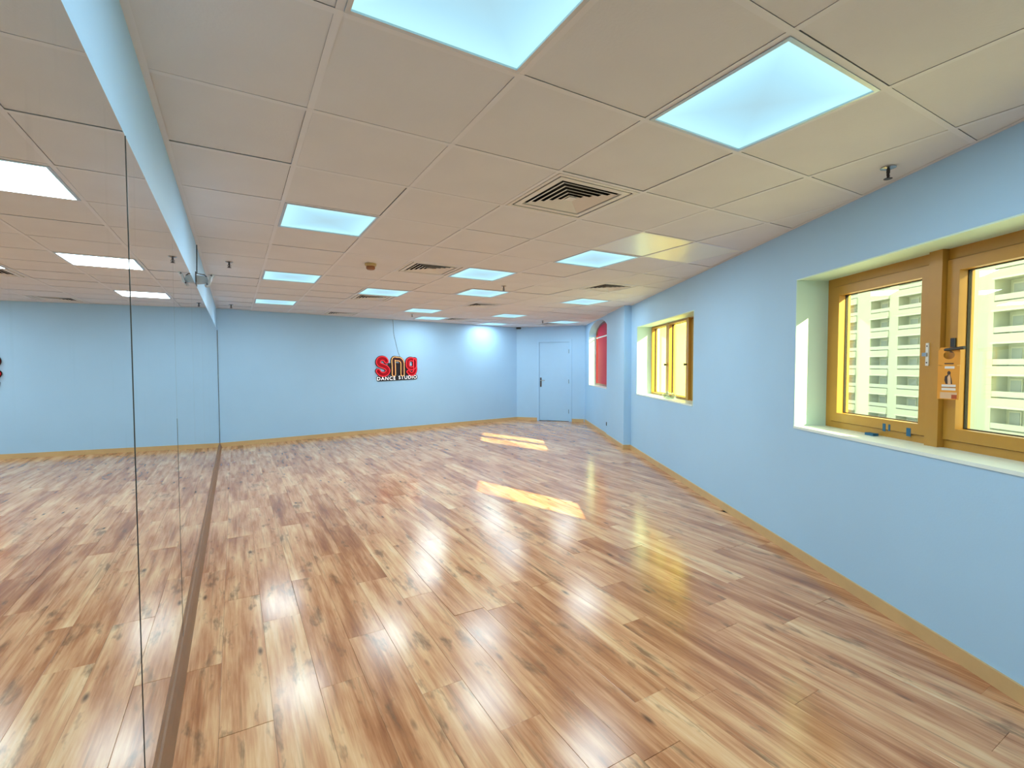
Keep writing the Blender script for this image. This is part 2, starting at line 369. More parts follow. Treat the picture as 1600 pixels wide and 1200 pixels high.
# floor planks, each a part of the floor
PWID, PLEN, PX0 = 0.187, 1.215, -0.17 - 0.187 * 2
shared = {}
def plank_mesh(poly, name='plank'):
    g, c, t = 0.0004, 0.0010, 0.009
    cx = sum(p[0] for p in poly) / len(poly); cy = sum(p[1] for p in poly) / len(poly)
    def inset(k):
        out = []
        for x, y in poly:
            dx, dy = x - cx, y - cy; out.append((cx + math.copysign(max(0, abs(dx) - k), dx), cy + math.copysign(max(0, abs(dy) - k), dy)))
        return out
    a, b = inset(g), inset(g + c); n = len(poly)
    vs = [(x, y, -t) for x, y in a] + [(x, y, -c * 0.6) for x, y in a] + [(x, y, 0) for x, y in b]
    fs = [tuple(range(2 * n, 3 * n))]
    for r in (0, 1): fs += [(r * n + i, r * n + (i + 1) % n, (r + 1) * n + (i + 1) % n, (r + 1) * n + i) for i in range(n)]
    return MB().add(vs, fs).mesh(name, 'laminate_oak', Vector((0, 0, 0)))
rnd = random.Random(11)
cols = int((7.4 - PX0) / PWID) + 1
OFFS = [0.855, 0.12, 0.855 - .4, 1.33 - .25, 0.73, 1.607, 0.35]
for i in range(cols):
    x0 = PX0 + i * PWID; off = rnd.random() * PLEN if not 2 <= i < 9 else OFFS[i - 2]
    j0 = math.floor((YN - off) / PLEN)
    for j in range(j0, j0 + 13):
        y0 = off + j * PLEN; y1 = y0 + PLEN
        poly = clip([(x0, y0), (x0 + PWID, y0), (x0 + PWID, y1), (x0, y1)], planes(0.004))
        if len(poly) < 3 or area(poly) < 0.004: continue
        cx, cy = x0 + PWID / 2, (y0 + y1) / 2
        if len(poly) == 4 and abs(area(poly) - PWID * PLEN) < 1e-6:
            if 'full' not in shared: shared['full'] = plank_mesh([(-PWID / 2, -PLEN / 2), (PWID / 2, -PLEN / 2), (PWID / 2, PLEN / 2), (-PWID / 2, PLEN / 2)])
            me = shared['full']
        else: me = plank_mesh([(x - cx, y - cy) for x, y in poly])
        o = link('plank', me, Vector((cx, cy, 0)), fl)
        o.rotation_euler = (rnd.gauss(0, 0.0007), rnd.gauss(0, 0.0022), 0)

# ceiling grid bars, tiles
G = 0.6
LIGHTS = {(0, -2): None, (2, -2): None, (0, 2): None, (0, 6): None, (0, 10): None, (2, 7): None, (3, 4): None, (4, 6): None, (4, 2): None,
          (7, 6): None, (4, 10): None, (5, 12): None, (7, 10): None, (8, 13): None, (10, 11): None}
VENTS = [(2, 0), (2, 4), (2, 8), (6, 4), (5, 8), (6, 12), (2, 12), (10, 12)]
FL = 0.012
def span_y(x): 
    p = clip([(x - 1e-4, -9), (x + 1e-4, -9), (x + 1e-4, 12), (x - 1e-4, 12)], planes(0.0)); return (min(q[1] for q in p), max(q[1] for q in p)) if p else None
def span_x(y):
    p = clip([(-9, y - 1e-4), (12, y - 1e-4), (12, y + 1e-4), (-9, y + 1e-4)], planes(0.0)); return (min(q[0] for q in p), max(q[0] for q in p)) if p else None
for i in range(-1, 13):
    sp = span_y(i * G)
    if sp: MB().box(I, i * G - FL, i * G + FL, sp[0], sp[1], HC, HC + 0.0008).box(I, i * G - 0.003, i * G + 0.003, sp[0], sp[1], HC + 0.0008, HC + 0.035).obj('grid_bar', 'grid_metal', ce)
for j in range(-7, 16):
    sp = span_x(j * G)
    if sp: MB().box(I, sp[0], sp[1], j * G - FL, j * G + FL, HC - 0.0003, HC + 0.0005).box(I, sp[0], sp[1], j * G - 0.003, j * G + 0.003, HC + 0.0005, HC + 0.035).obj('grid_bar', 'grid_metal', ce)
ET = 0.022
MB().box(W, SN + .3, STEP, -ET, 0, HC - 0.001, HC + 0.0004).obj('edge_angle', 'grid_metal', ce)
MB().box(W, STEP, SE, AD - 0.022 - ET, AD, HC - 0.001, HC + 0.0004).obj('edge_angle', 'grid_metal', ce)
MB().box(B, WL, DL.x / BX.x, 0, ET, HC - 0.001, HC + 0.0004).obj('edge_angle', 'grid_metal', ce)
MB().box(D, 0, DLEN, 0, ET, HC - 0.001, HC + 0.0004).obj('edge_angle', 'grid_metal', ce)
MB().box(I, WL, WL + ET, YN, CORNER_BL.y, HC - 0.001, HC + 0.0004).obj('edge_angle', 'grid_metal', ce)
tile_full = None
for i in range(-1, 13):
    for j in range(-7, 16):
        if (i, j) in LIGHTS or (i, j) in VENTS: continue
        gp = [0.0002 + max(0, rnd.gauss(-0.0009, 0.0019)) for _ in range(4)]
        x0, x1, y0, y1 = i * G + FL + gp[0], (i + 1) * G - FL - gp[1], j * G + FL + gp[2], (j + 1) * G - FL - gp[3]
        poly = clip([(x0, y0), (x1, y0), (x1, y1), (x0, y1)], planes(ET - 0.004))
        if len(poly) < 3 or area(poly) < 0.001: continue
        rise = 0.0009 + abs(rnd.gauss(0, 0.0016))
        vinyl = (i, j) in ((4, 1), (5, 1))
        o = MB().prism([Vector((x, y, HC + rise)) for x, y in poly], Vector((0, 0, 0.014))).obj('ceiling_tile', 'tile_vinyl' if vinyl else 'tile_board', ce,
              origin=Vector(((i + .5) * G, (j + .5) * G, HC + rise)))
        o.rotation_euler = (rnd.gauss(0, 0.0012), rnd.gauss(0, 0.0012), 0)
        if vinyl: tag(o, 'smoother pale ceiling tile catching the yellow window light')

# ------------------------------------------------------------------ ceiling light panels
LLAB = {(0, -2): 'glowing square ceiling light panel cut off by the top edge of the photo',
        (2, -2): 'large glowing ceiling light panel above the near yellow window',
        (0, 2): 'glowing ceiling light panel nearest of the row along the mirrors that shows whole',
        (0, 6): 'glowing ceiling light panel second in the row along the mirrors, beside a sprinkler',
        (0, 10): 'glowing ceiling light panel last in the row along the mirrors, nearest the end wall',
        (2, 7): 'glowing ceiling light panel just in front of an air vent, behind the smoke detector',
        (3, 4): 'glowing ceiling light panel right of the air vent near the smoke detector',
        (4, 6): 'glowing ceiling light panel with a sprinkler at its right corner, mid ceiling',
        (4, 2): 'glowing ceiling light panel touching the two shiny pale ceiling tiles',
        (7, 6): 'glowing ceiling light panel just beyond the vent nearest the pier',
        (4, 10): 'small glowing ceiling light panel above the neon sign, nearer of the two there',
        (5, 12): 'small glowing ceiling light panel above the neon sign, touching a vent by the end wall',
        (7, 10): 'small glowing ceiling light panel in front of the corner by the door, nearer of two',
        (8, 13): 'small glowing ceiling light panel closest to the corner left of the door',
        (10, 11): 'glowing ceiling light panel just before the white door'}
LLAB[(10, 11)] = 'glowing ceiling light panel in front of the blue door, near the arched window'
fmesh = dmesh = None
ld = bpy.data.lights.new('panel_light', 'AREA'); ld.shape = 'SQUARE'; ld.size = 0.54; ld.energy = PANEL_W; ld.color = PANEL_C
for (i, j), _ in LIGHTS.items():
    c = Vector(((i + .5) * G, (j + .5) * G, HC))
    t = tag(empty('ceiling_light', c), LLAB[(i, j)], 'ceiling light', 'square light panels in the ceiling')
    if fmesh is None:
        a, b = 0.2875, 0.2725
        mb = MB()
        for s in ((-a, a, -a, -b), (-a, a, b, a), (-a, -b, -b, b), (b, a, -b, b)): mb.box(I, s[0], s[1], s[2], s[3], -0.0035, 0.03)
        fmesh = mb.mesh('frame', 'panel_frame', Vector((0, 0, 0)))
        dmesh = MB().box(I, -b, b, -b, b, 0.003, 0.006).mesh('diffuser', 'light_diffuser', Vector((0, 0, 0)))
    link('frame', fmesh, c, t); link('diffuser', dmesh, c, t)
    lo = link('panel_lamp', ld, c + Vector((0, 0, -0.006)), t)

# ------------------------------------------------------------------ air vents
VLAB = {(2, 0): 'big square air vent nearest the camera, with dark V-shaped slots',
        (2, 4): 'square air vent beside the smoke detector, with dark slots',
        (2, 8): 'square air vent half hidden behind a light panel, left of the mid ceiling',
        (6, 4): 'square air vent nearest the pier and the second yellow window',
        (5, 8): 'thin looking far air vent in the middle of the ceiling',
        (6, 12): 'far air vent touching a light panel by the end wall',
        (2, 12): 'far air vent close to the end wall, left of the neon sign',
        (10, 12): 'far air vent beside the light panel in front of the door'}
vm = {}
def ring(mb, r0, z0, r1, z1, th=0.0015):
    for q in range(4):
        rot = Matrix.Rotation(q * math.pi / 2, 3, 'Z')
        mb.add([rot @ Vector(p) for p in ((-r0, -r0, z0), (r0, -r0, z0), (r1, -r1, z1), (-r1, -r1, z1), (-r0, -r0, z0 + th), (r0, -r0, z0 + th), (r1, -r1, z1 + th), (-r1, -r1, z1 + th))],
               [(0, 1, 2, 3), (4, 7, 6, 5), (0, 4, 5, 1), (3, 2, 6, 7)])
for (i, j) in VENTS:
    c = Vector(((i + .5) * G, (j + .5) * G, HC))
    t = tag(empty('air_vent', c), VLAB[(i, j)], 'air vent', 'square louvred air vents in the ceiling')
    if not vm:
        mb = MB()
        for s in ((-.285, .285, -.285, -.262), (-.285, .285, .262, .285), (-.285, -.262, -.262, .262), (.262, .285, -.262, .262)): mb.box(I, s[0], s[1], s[2], s[3], -0.001, 0.004)
        vm['rim'] = mb.mesh('rim', 'vent_metal', Vector())
        mb = MB()
        for s in ((-.250, .250, -.250, -.215), (-.250, .250, .215, .250), (-.250, -.215, -.215, .215), (.215, .250, -.215, .215)): mb.box(I, s[0], s[1], s[2], s[3], 0.0, 0.004)
        ring(mb, 0.216, 0.002, 0.214, 0.012)
        vm['collar'] = mb.mesh('collar', 'vent_metal', Vector())
        vm['box'] = MB().add([Vector((x, y, z)) for z in (0.004, 0.1) for y in (-.284, .284) for x in (-.284, .284)], [(4, 6, 7, 5), (0, 4, 5, 1), (2, 3, 7, 6), (0, 2, 6, 4), (1, 5, 7, 3)]).mesh('duct_box', 'vent_dark', Vector())
        for k, r in enumerate((0.196, 0.158, 0.120, 0.083, 0.048)):
            mb = MB(); ring(mb, r, -0.001, r - 0.026, 0.0088); vm['louvre%d' % k] = mb.mesh('louvre', 'vent_metal', Vector())
        vm['core'] = MB().add([(-.028, -.028, 0), (.028, -.028, 0), (.028, .028, 0), (-.028, .028, 0), (-.012, -.012, .018), (.012, -.012, .018), (.012, .012, .018), (-.012, .012, .018)],
                              [(0, 1, 2, 3), (4, 7, 6, 5), (0, 4, 5, 1), (1, 5, 6, 2), (2, 6, 7, 3), (3, 7, 4, 0)]).mesh('core', 'vent_metal', Vector())
    for k, me in vm.items(): link(me.name.split('.')[0], me, c, t)

# ------------------------------------------------------------------ sprinklers, detector, corner box
def sprinkler(x, y, label):
    c = Vector((x, y, HC)); t = tag(empty('sprinkler_head', c), label, 'sprinkler', 'fire sprinklers in the ceiling')
    MB().lathe([(0.034, 0.0), (0.034, -0.003), (0.020, -0.008), (0.010, -0.010)], c, 20).obj('escutcheon', 'chrome', t, True)
    MB().lathe([(0.008, -0.010), (0.008, -0.028), (0.006, -0.030), (0.006, -0.052)], c, 10).obj('stem', 'dark_metal', t, True)
    MB().tube([c + Vector((-.006, 0, -.026)), c + Vector((-.015, 0, -.038)), c + Vector((-.004, 0, -.055))], 0.002, 6).tube([c + Vector((.006, 0, -.026)), c + Vector((.015, 0, -.038)), c + Vector((.004, 0, -.055))], 0.002, 6).obj('frame_arms', 'dark_metal', t, True)
    MB().lathe([(0.019, -0.057), (0.019, -0.055), (0.004, -0.053)], c, 12).obj('deflector', 'dark_metal', t, True)
sprinkler(2.625, -0.876, 'dark sprinkler head close to the right wall above the near window')
sprinkler(-0.301, 3.312, 'sprinkler head beside the mirror wall, nearer of the two there')
sprinkler(-0.304, 6.981, 'far sprinkler head beside the mirror wall, close to the end wall')
sprinkler(2.672, 3.236, 'sprinkler head at the corner of a light panel, mid ceiling')
sprinkler(2.695, 6.89, 'far sprinkler head above the neon sign')
sprinkler(5.647, 6.807, 'far sprinkler head in front of the blue door')
c = Vector((0.898, 2.731, HC)); t = tag(empty('smoke_detector', c), 'round brass and brown smoke detector on the ceiling', 'smoke detector')
MB().lathe([(0.055, 0), (0.055, -0.018), (0.048, -0.026)], c, 28).obj('base', 'detector_brass', t, True)
MB().lathe([(0.040, -0.026), (0.042, -0.034), (0.042, -0.048), (0.034, -0.058), (0.012, -0.060)], c, 28).obj('sensor_head', 'detector_brown', t, True)
t = tag(empty('corner_sensor', D(0.05, 0.02, HC - 0.05)), 'small black box in the ceiling corner left of the door', 'sensor')
MB().box(D, 0.01, 0.12, 0.005, 0.07, HC - 0.045, HC - 0.002).obj('housing', 'black_plastic', t)
MB().lathe([(0.016, 0), (0.014, 0.008), (0.006, 0.010)], D(0.065, 0.07, HC - 0.024), 14, DN).obj('lens', 'handle_black', t, True)

# ------------------------------------------------------------------ mirrors
MZ0, MZ1, MP, MS0 = 0.066, 2.035, 1.139, -0.369
seams = [MS0 + MP * k for k in range(-3, 8)]
seams = [YN + 0.02] + [s for s in seams if YN + 0.1 < s < CORNER_BL.y - 0.3] + [CORNER_BL.y - 0.012]
nv = len(seams) - 1
for k in range(nv):
    a, b = seams[k] + 0.0024, seams[k + 1] - 0.0024
    lab = {0: 'first mirror panel from the wall behind the camera', 1: 'second mirror panel from the wall behind the camera', 2: 'third mirror panel from the wall behind the camera'}.get(k)
    if b < MS0 + 0.01 and a > MS0 - MP - 0.01: lab = 'mirror panel at the left edge of the photo, left of the long seam'
    elif abs(a - MS0) < 0.01: lab = 'mirror panel between the two visible dark seams'
    elif a > MS0:
        q = nv - 1 - k
        lab = ['mirror panel in the corner, touching the end wall', 'second mirror panel from the end wall corner', 'third mirror panel from the end wall corner',
               'fourth mirror panel from the end wall corner', 'fifth mirror panel from the end wall corner', 'sixth mirror panel from the end wall corner', 'seventh mirror panel from the end wall corner'][q]
        if abs(a - MS0 - MP) < 0.01: lab = 'mirror panel just right of the second dark seam'
    t = tag(empty('wall_mirror', Vector((MX, (a + b) / 2, MZ0))), lab, 'mirror', 'floor to head height mirror panels along the left wall')
    MB().box(I, MX - 0.006, MX - 0.0004, seams[k], seams[k + 1], MZ0, MZ1).obj('backing', 'mirror_edge', t)
    MB().add([(MX, a, MZ0), (MX, b, MZ0), (MX, b, MZ1), (MX, a, MZ1), (MX - .0004, a, MZ0), (MX - .0004, b, MZ0), (MX - .0004, b, MZ1), (MX - .0004, a, MZ1)],
             [(0, 1, 2, 3), (4, 7, 6, 5), (0, 4, 5, 1), (1, 5, 6, 2), (2, 6, 7, 3), (3, 7, 4, 0)]).obj('silvered_glass', 'mirror_silver', t)
    if abs(seams[k] - MS0) < 0.01 or abs(seams[k] - MS0 - MP) < 0.01:       # raised dark sealant bead in the two open joints
        hb = 0.0013 if abs(seams[k] - MS0) < 0.01 else 0.0009
        MB().box(I, MX - 0.0004, MX + hb, seams[k] - 0.0015, seams[k] + 0.0015, MZ0, MZ1 if hb > 0.001 else 1.15).obj('joint_bead', 'mirror_edge', t)
ST(MB().box(I, MX - 0.006, MX + 0.004, CORNER_BL.y - 0.0115, CORNER_BL.y + 0.002, MZ0, MZ1), 'trim_2', 'mirror_edge', 'dark edge strip where the mirrors meet the end wall')

# bracket on the strip of wall above the mirrors
c = Vector((WL, 2.55, 2.06)); t = tag(empty('speaker_bracket', c), 'small grey clamp bracket with a cable on the wall above the mirrors', 'bracket')
MB().box(I, WL, WL + 0.005, 2.49, 2.62, 2.055, 2.155).obj('wall_plate', 'dark_metal', t)
MB().tube([(WL + .004, 2.50, 2.075), (WL + .004, 2.50, 2.142), (WL + .060, 2.50, 2.134), (WL + .075, 2.50, 2.12)], 0.004, 8).obj('wire_loop', 'dark_metal', t, True)
MB().add([(WL + .005, 2.52, 2.068), (WL + .005, 2.60, 2.068), (WL + .005, 2.60, 2.13), (WL + .005, 2.52, 2.13), (WL + .085, 2.51, 2.080), (WL + .085, 2.60, 2.080), (WL + .080, 2.60, 2.126), (WL + .080, 2.51, 2.126)],
         [(0, 3, 2, 1), (4, 5, 6, 7), (0, 1, 5, 4), (1, 2, 6, 5), (2, 3, 7, 6), (3, 0, 4, 7)]).obj('arm', 'bracket_grey', t)
cl = MB()
arcp = [(0.075, 2.048), (0.092, 2.058), (0.102, 2.078), (0.104, 2.100), (0.112, 2.122), (0.128, 2.140)]
for (x0, z0), (x1, z1) in zip(arcp, arcp[1:]):
    x0 += WL; x1 += WL
    cl.add([(x0, 2.49, z0), (x1, 2.49, z1), (x1, 2.60, z1), (x0, 2.60, z0), (x0 - .016, 2.49, z0 + .006), (x1 - .016, 2.49, z1 + .006), (x1 - .016, 2.60, z1 + .006), (x0 - .016, 2.60, z0 + .006)],
           [(0, 1, 2, 3), (4, 7, 6, 5), (0, 4, 5, 1), (3, 2, 6, 7), (0, 3, 7, 4), (1, 5, 6, 2)])
clamp = cl.obj('clamp', 'bracket_grey', t, True)
for px_, pz_ in ((0.078, 2.060), (0.108, 2.132)): MB().lathe([(0.006, 0), (0.006, 0.004)], Vector((WL + px_, 2.489, pz_)), 10, Vector((0, -1, 0))).obj('bolt', 'dark_metal', clamp, True)
MB().tube([(WL + .004, 2.70, HC), (WL + .004, 2.68, 2.3), (WL + .004, 2.62, 2.16)], 0.0035, 6).obj('cable', 'black_plastic', t, True)

# ------------------------------------------------------------------ door
t = tag(empty('door_1', D(0.99, 0, 0)), 'pale blue flush door in the short far wall', kind='structure')
fr = MB().box(D, 0.555, 0.607, -0.09, 0.014, 0, 2.012).box(D, 1.386, 1.456, -0.09, 0.014, 0, 2.012).box(D, 0.555, 1.456, -0.09, 0.014, 2.012, 2.078)
fr.obj('door_frame', 'door_paint', t)
leaf = MB().box(D, 0.610, 1.382, -0.045, -0.004, 0.010, 2.008).obj('door_leaf', 'door_paint', t)
MB().box(D, 0.607, 1.386, -0.09, -0.002, 0.0, 0.006).obj('threshold', 'gasket_black', t)
MB().box(D, 0.60, 1.39, -0.2, -0.10, 0.0, 2.05).obj('door_backing', 'door_paint', t)
for z in (1.773, 1.015, 0.255): MB().lathe([(0.009, -0.05), (0.009, 0.05)], D(1.384, 0.006, z), 12).obj('hinge', 'dark_metal', t, True)
h = MB().box(D, 0.632, 0.668, -0.004, 0.006, 0.87, 1.108).obj('handle_plate', 'dark_metal', leaf)
MB().tube([D(0.650, 0.006, 1.035), D(0.650, 0.048, 1.035), D(0.665, 0.055, 1.036), D(0.765, 0.055, 1.038)], 0.009, 10).obj('lever', 'chrome', leaf, True)

# ------------------------------------------------------------------ yellow windows
FD0, FD1 = 0.235, 0.315           # frame depth range
GD = 0.278
def window(name, label, s0, s1, mull, solid, active, fw=0.058, sw=0.062, mh=0.035, mp=0.038, tr=0.058, br=0.042, sr=0.062):
    t = tag(empty(name, W((s0 + s1) / 2, 0.2, SILL)), label, kind='structure')
    L_ = 0.008
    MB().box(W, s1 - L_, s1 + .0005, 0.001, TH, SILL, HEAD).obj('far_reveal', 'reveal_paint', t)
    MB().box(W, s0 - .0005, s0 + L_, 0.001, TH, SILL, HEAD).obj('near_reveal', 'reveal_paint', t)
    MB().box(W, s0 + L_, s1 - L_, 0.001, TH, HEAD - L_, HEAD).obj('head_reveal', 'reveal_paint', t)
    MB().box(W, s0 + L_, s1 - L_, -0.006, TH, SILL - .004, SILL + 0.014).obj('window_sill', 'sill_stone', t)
    a, b, z0, z1 = s0 + L_, s1 - L_, SILL + 0.014, HEAD - L_
    MB().box(W, b - fw, b, FD0, FD1, z0, z1).box(W, a, a + fw, FD0, FD1, z0, z1).box(W, a + fw, b - fw, FD0, FD1, z1 - tr, z1).box(W, a + fw, b - fw, FD0, FD1, z0, z0 + br).obj('window_frame', 'frame_gold', t)
    edges = [b - fw] + mull + [a + fw]
    for q in mull:
        MB().box(W, q - mh, q + mh, FD0 - mp, FD1, z0, z1).obj('mullion', 'frame_gold', t)
    for k in range(len(edges) - 1):
        hi = edges[k] - (mh if k > 0 else 0); lo = edges[k + 1] + (mh if k < len(edges) - 2 else 0)
        hi -= 0.004; lo += 0.004; y0, y1 = z0 + br + 0.004, z1 - tr - 0.004
        if k in solid:
            MB().box(W, lo, hi, GD - .02, GD + .02, y0, y1).obj('sun_block_panel', 'sun_block_panel', t); continue  # added opaque panel, out of view, to stop sun through this bay
        sash = MB().box(W, hi - sw, hi, FD0 - 0.012, FD1 - 0.01, y0, y1).box(W, lo, lo + sw, FD0 - 0.012, FD1 - 0.01, y0, y1).box(W, lo + sw, hi - sw, FD0 - 0.012, FD1 - 0.01, y1 - sr, y1).box(W, lo + sw, hi - sw, FD0 - 0.012, FD1 - 0.01, y0, y0 + sr).obj('sash', 'frame_gold', t)
        g = 0.004
        gk = MB()
        for q in ((hi - sw - g, hi - sw, y0 + sr, y1 - sr), (lo + sw, lo + sw + g, y0 + sr, y1 - sr), (lo + sw + g, hi - sw - g, y1 - sr - g, y1 - sr), (lo + sw + g, hi - sw - g, y0 + sr, y0 + sr + g)):
            gk.box(W, q[0], q[1], GD - 0.009, GD + 0.009, q[2], q[3])
        gk.obj('gasket', 'gasket_black', sash)
        MB().box(W, lo + sw + g, hi - sw - g, GD - 0.003, GD + 0.003, y0 + sr + g, y1 - sr - g).obj('window_pane', 'window_glass', sash)
        if k in active: active[k](sash, lo, hi, y0, y1, sw)
    return t
def handle(sash, s, z, d=FD0 - 0.012):
    MB().box(W, s - 0.012, s + 0.012, d - 0.010, d, z - 0.035, z + 0.04).obj('handle_base', 'handle_black', sash)
    MB().tube([W(s, d - 0.008, z - 0.02), W(s, d - 0.050, z - 0.022), W(s - 0.012, d - 0.056, z - 0.022), W(s - 0.115, d - 0.056, z - 0.014)], 0.0085, 10).obj('handle_lever', 'handle_black', sash, True)
def w1_first(sash, lo, hi, y0, y1, sw):
    for s, z0_, z1_, w in ((-0.62, 1.005, 1.045, 0.022), (-0.66, 1.012, 1.044, 0.014), (-0.80, 1.0, 1.04, 0.03)):
        MB().box(W, s - w / 2, s + w / 2, FD0 - 0.0135, FD0 - 0.012, z0_ - 0.012, z1_ - 0.004).obj('blue_tape', 'tape_blue', sash)
def w1_second(sash, lo, hi, y0, y1, sw): handle(sash, hi - 0.05, 1.505)
w1 = window('window_1', 'wide yellow-framed window at the right edge of the photo', W1[0], W1[1], [-0.972, -1.84], (), {0: w1_first, 1: w1_second}, mh=0.040, sw=0.068)
def w2_handle(sash, lo, hi, y0, y1, sw): MB().lathe([(0.012, 0), (0.012, 0.012), (0.018, 0.020), (0.014, 0.032)], W(lo + 0.018, FD0 - 0.012, 1.42), 12, -N).obj('latch_knob', 'handle_black', sash, True)
w2 = window('window_2', 'yellow-framed window further along the right wall, beside the pier', W2[0], W2[1], [3.33, 2.57], (2,), {0: w2_handle, 1: w2_handle}, fw=0.022, sw=0.036, mh=0.022, mp=0.012, tr=0.012, br=0.012, sr=0.016)
# strike plate on the first mullion
s_, d_ = -0.972 + 0.030, FD0 - 0.038
lt = MB().box(W, s_ - 0.008, s_ + 0.010, d_ - 0.006, d_, 1.40, 1.525).obj('latch_plate', 'latch_white', w1)
MB().box(W, s_ - 0.004, s_ + 0.026, d_ - 0.013, d_ - 0.004, 1.452, 1.472).obj('latch_tongue', 'chrome', lt)
for z in (1.508, 1.417): MB().lathe([(0.004, 0), (0.004, 0.002)], W(s_ + 0.001, d_ - 0.006, z), 8, -N).obj('screw', 'ink_dark', lt)
tag(MB().box(W, -0.60, -0.53, 0.17, 0.205, SILL + 0.014, SILL + 0.030).obj('tape_roll_scrap', 'tape_blue'), 'crumpled scrap of blue tape on the near window sill', 'tape')

# leaflet hanging from the window handle
c = W(-1.10, 0.16, 1.225); t = tag(empty('door_hanger_leaflet', c), 'orange printed card leaflet hanging from the black window handle', 'leaflet')
LS0, LS1 = -1.115, -1.005
def LF(a, b, z):                       # a across the card, b thickness towards the room, z up; card hangs a little askew
    return W(-1.098, 0.168, 0) + (U * math.cos(0.25) - N * math.sin(0.25)) * (a) + (-N * math.cos(0.25) - U * math.sin(0.25)) * b + Vector((0, 0, z))
hole = [(0.026 * math.cos(k * math.pi / 8), 1.455 + 0.022 * math.sin(k * math.pi / 8)) for k in range(16)]
cw, cz0, cz1 = 0.050, 1.225, 1.495
card = MB()
bd = []
for k in range(16):
    x, z = hole[k]; dx, dz = math.cos(k * math.pi / 8), math.sin(k * math.pi / 8)
    sx = cw / max(1e-6, abs(dx)); sz = ((cz1 - 1.455) if dz > 0 else (1.455 - 1.40)) / max(1e-6, abs(dz)); q = min(sx, sz); bd.append((dx * q, 1.455 + dz * q))
for k in range(16):
    k2 = (k + 1) % 16
    card.prism([LF(hole[k][0], 0, hole[k][1]), LF(hole[k2][0], 0, hole[k2][1]), LF(bd[k2][0], 0, bd[k2][1]), LF(bd[k][0], 0, bd[k][1])], LF(0, 0.0008, 0) - LF(0, 0, 0))
card.box(LF, -cw, cw, 0, 0.0008, cz0, 1.40)
for sg in (1, -1): card.add([LF(sg * cw, 0, 1.40), LF(sg * cw, 0.0008, 1.40), LF(sg * cw, 0.0008, cz1), LF(sg * cw, 0, cz1)], [(0, 1, 2, 3)])
card.obj('card', 'card_orange', t)
back = MB().box(LF, -cw, cw, -0.0005, 0, cz0, 1.40).obj('card_back', 'card_cream', t)
def pr(name, mat, a0, a1, z0, z1, b=0.0008): MB().box(LF, a0, a1, b, b + 0.0003, z0, z1).obj(name, mat, t)
pr('printed_band', 'ink_dark', -0.022, 0.020, 1.408, 1.414)
pr('printed_title', 'ink_white', -0.026, 0.018, 1.385, 1.397)
fig = MB().prism([LF(x, 0.0008, z) for x, z in ((-0.018, 1.305), (0.012, 1.305), (0.018, 1.325), (0.016, 1.345), (0.004, 1.352), (0.006, 1.366), (-0.002, 1.374), (-0.010, 1.366), (-0.008, 1.352), (-0.014, 1.335))], LF(0, 0.0003, 0) - LF(0, 0, 0)); fig.obj('printed_figure', 'ink_dark', t)
fig = MB().prism([LF(x, 0.0012, z) for x, z in ((-0.012, 1.305), (0.002, 1.305), (0.004, 1.340), (-0.004, 1.356), (-0.010, 1.340))], LF(0, 0.0003, 0) - LF(0, 0, 0)); fig.obj('printed_figure', 'ink_peach', t)
pr('printed_line', 'ink_white', -0.034, 0.030, 1.290, 1.302); pr('printed_line', 'ink_dark', -0.034, 0.030, 1.2865, 1.2885); pr('printed_line', 'ink_white', -0.034, 0.030, 1.272, 1.284)
pr('printed_block', 'ink_peach', -0.040, 0.036, 1.229, 1.262); pr('printed_block', 'ink_rust', -0.040, -0.016, 1.229, 1.250, 0.0011)
for z, w_ in ((1.385, .03), (1.37, .02), (1.30, .035), (1.27, .03), (1.25, .035)): MB().box(LF, -w_, w_, -0.0008, -0.0005, z, z + .003).obj('printed_line', 'ink_dark', t)
MB().box(LF, -.035, .035, -0.0008, -0.0005, 1.335, 1.342).obj('printed_line', 'card_orange', t)

# crumpled clear plastic bag on the second sill
c = W(2.95, 0.12, SILL + 0.014)
bm = bmesh.new(); bmesh.ops.create_icosphere(bm, subdivisions=3, radius=1.0)
rr = random.Random(3)
for v in bm.verts:
    k = 1 + 0.22 * math.sin(7 * v.co.x + 3 * v.co.y) * math.cos(6 * v.co.z + 2 * v.co.y) + rr.uniform(-.06, .06)
    v.co = Vector((v.co.x * 0.16 * k, v.co.y * 0.07 * k, max(0.0, (v.co.z + 0.55)) * 0.055 * k))
q = Matrix.Rotation(math.atan2(U.y, U.x), 4, 'Z'); bm.transform(q)
me = bpy.data.meshes.new('plastic_bag'); bm.to_mesh(me); bm.free(); me.materials.append(MATS['clear_plastic'])
tag(link('plastic_bag', me, c), 'small crumpled clear plastic bag on the far yellow window sill', 'plastic bag')

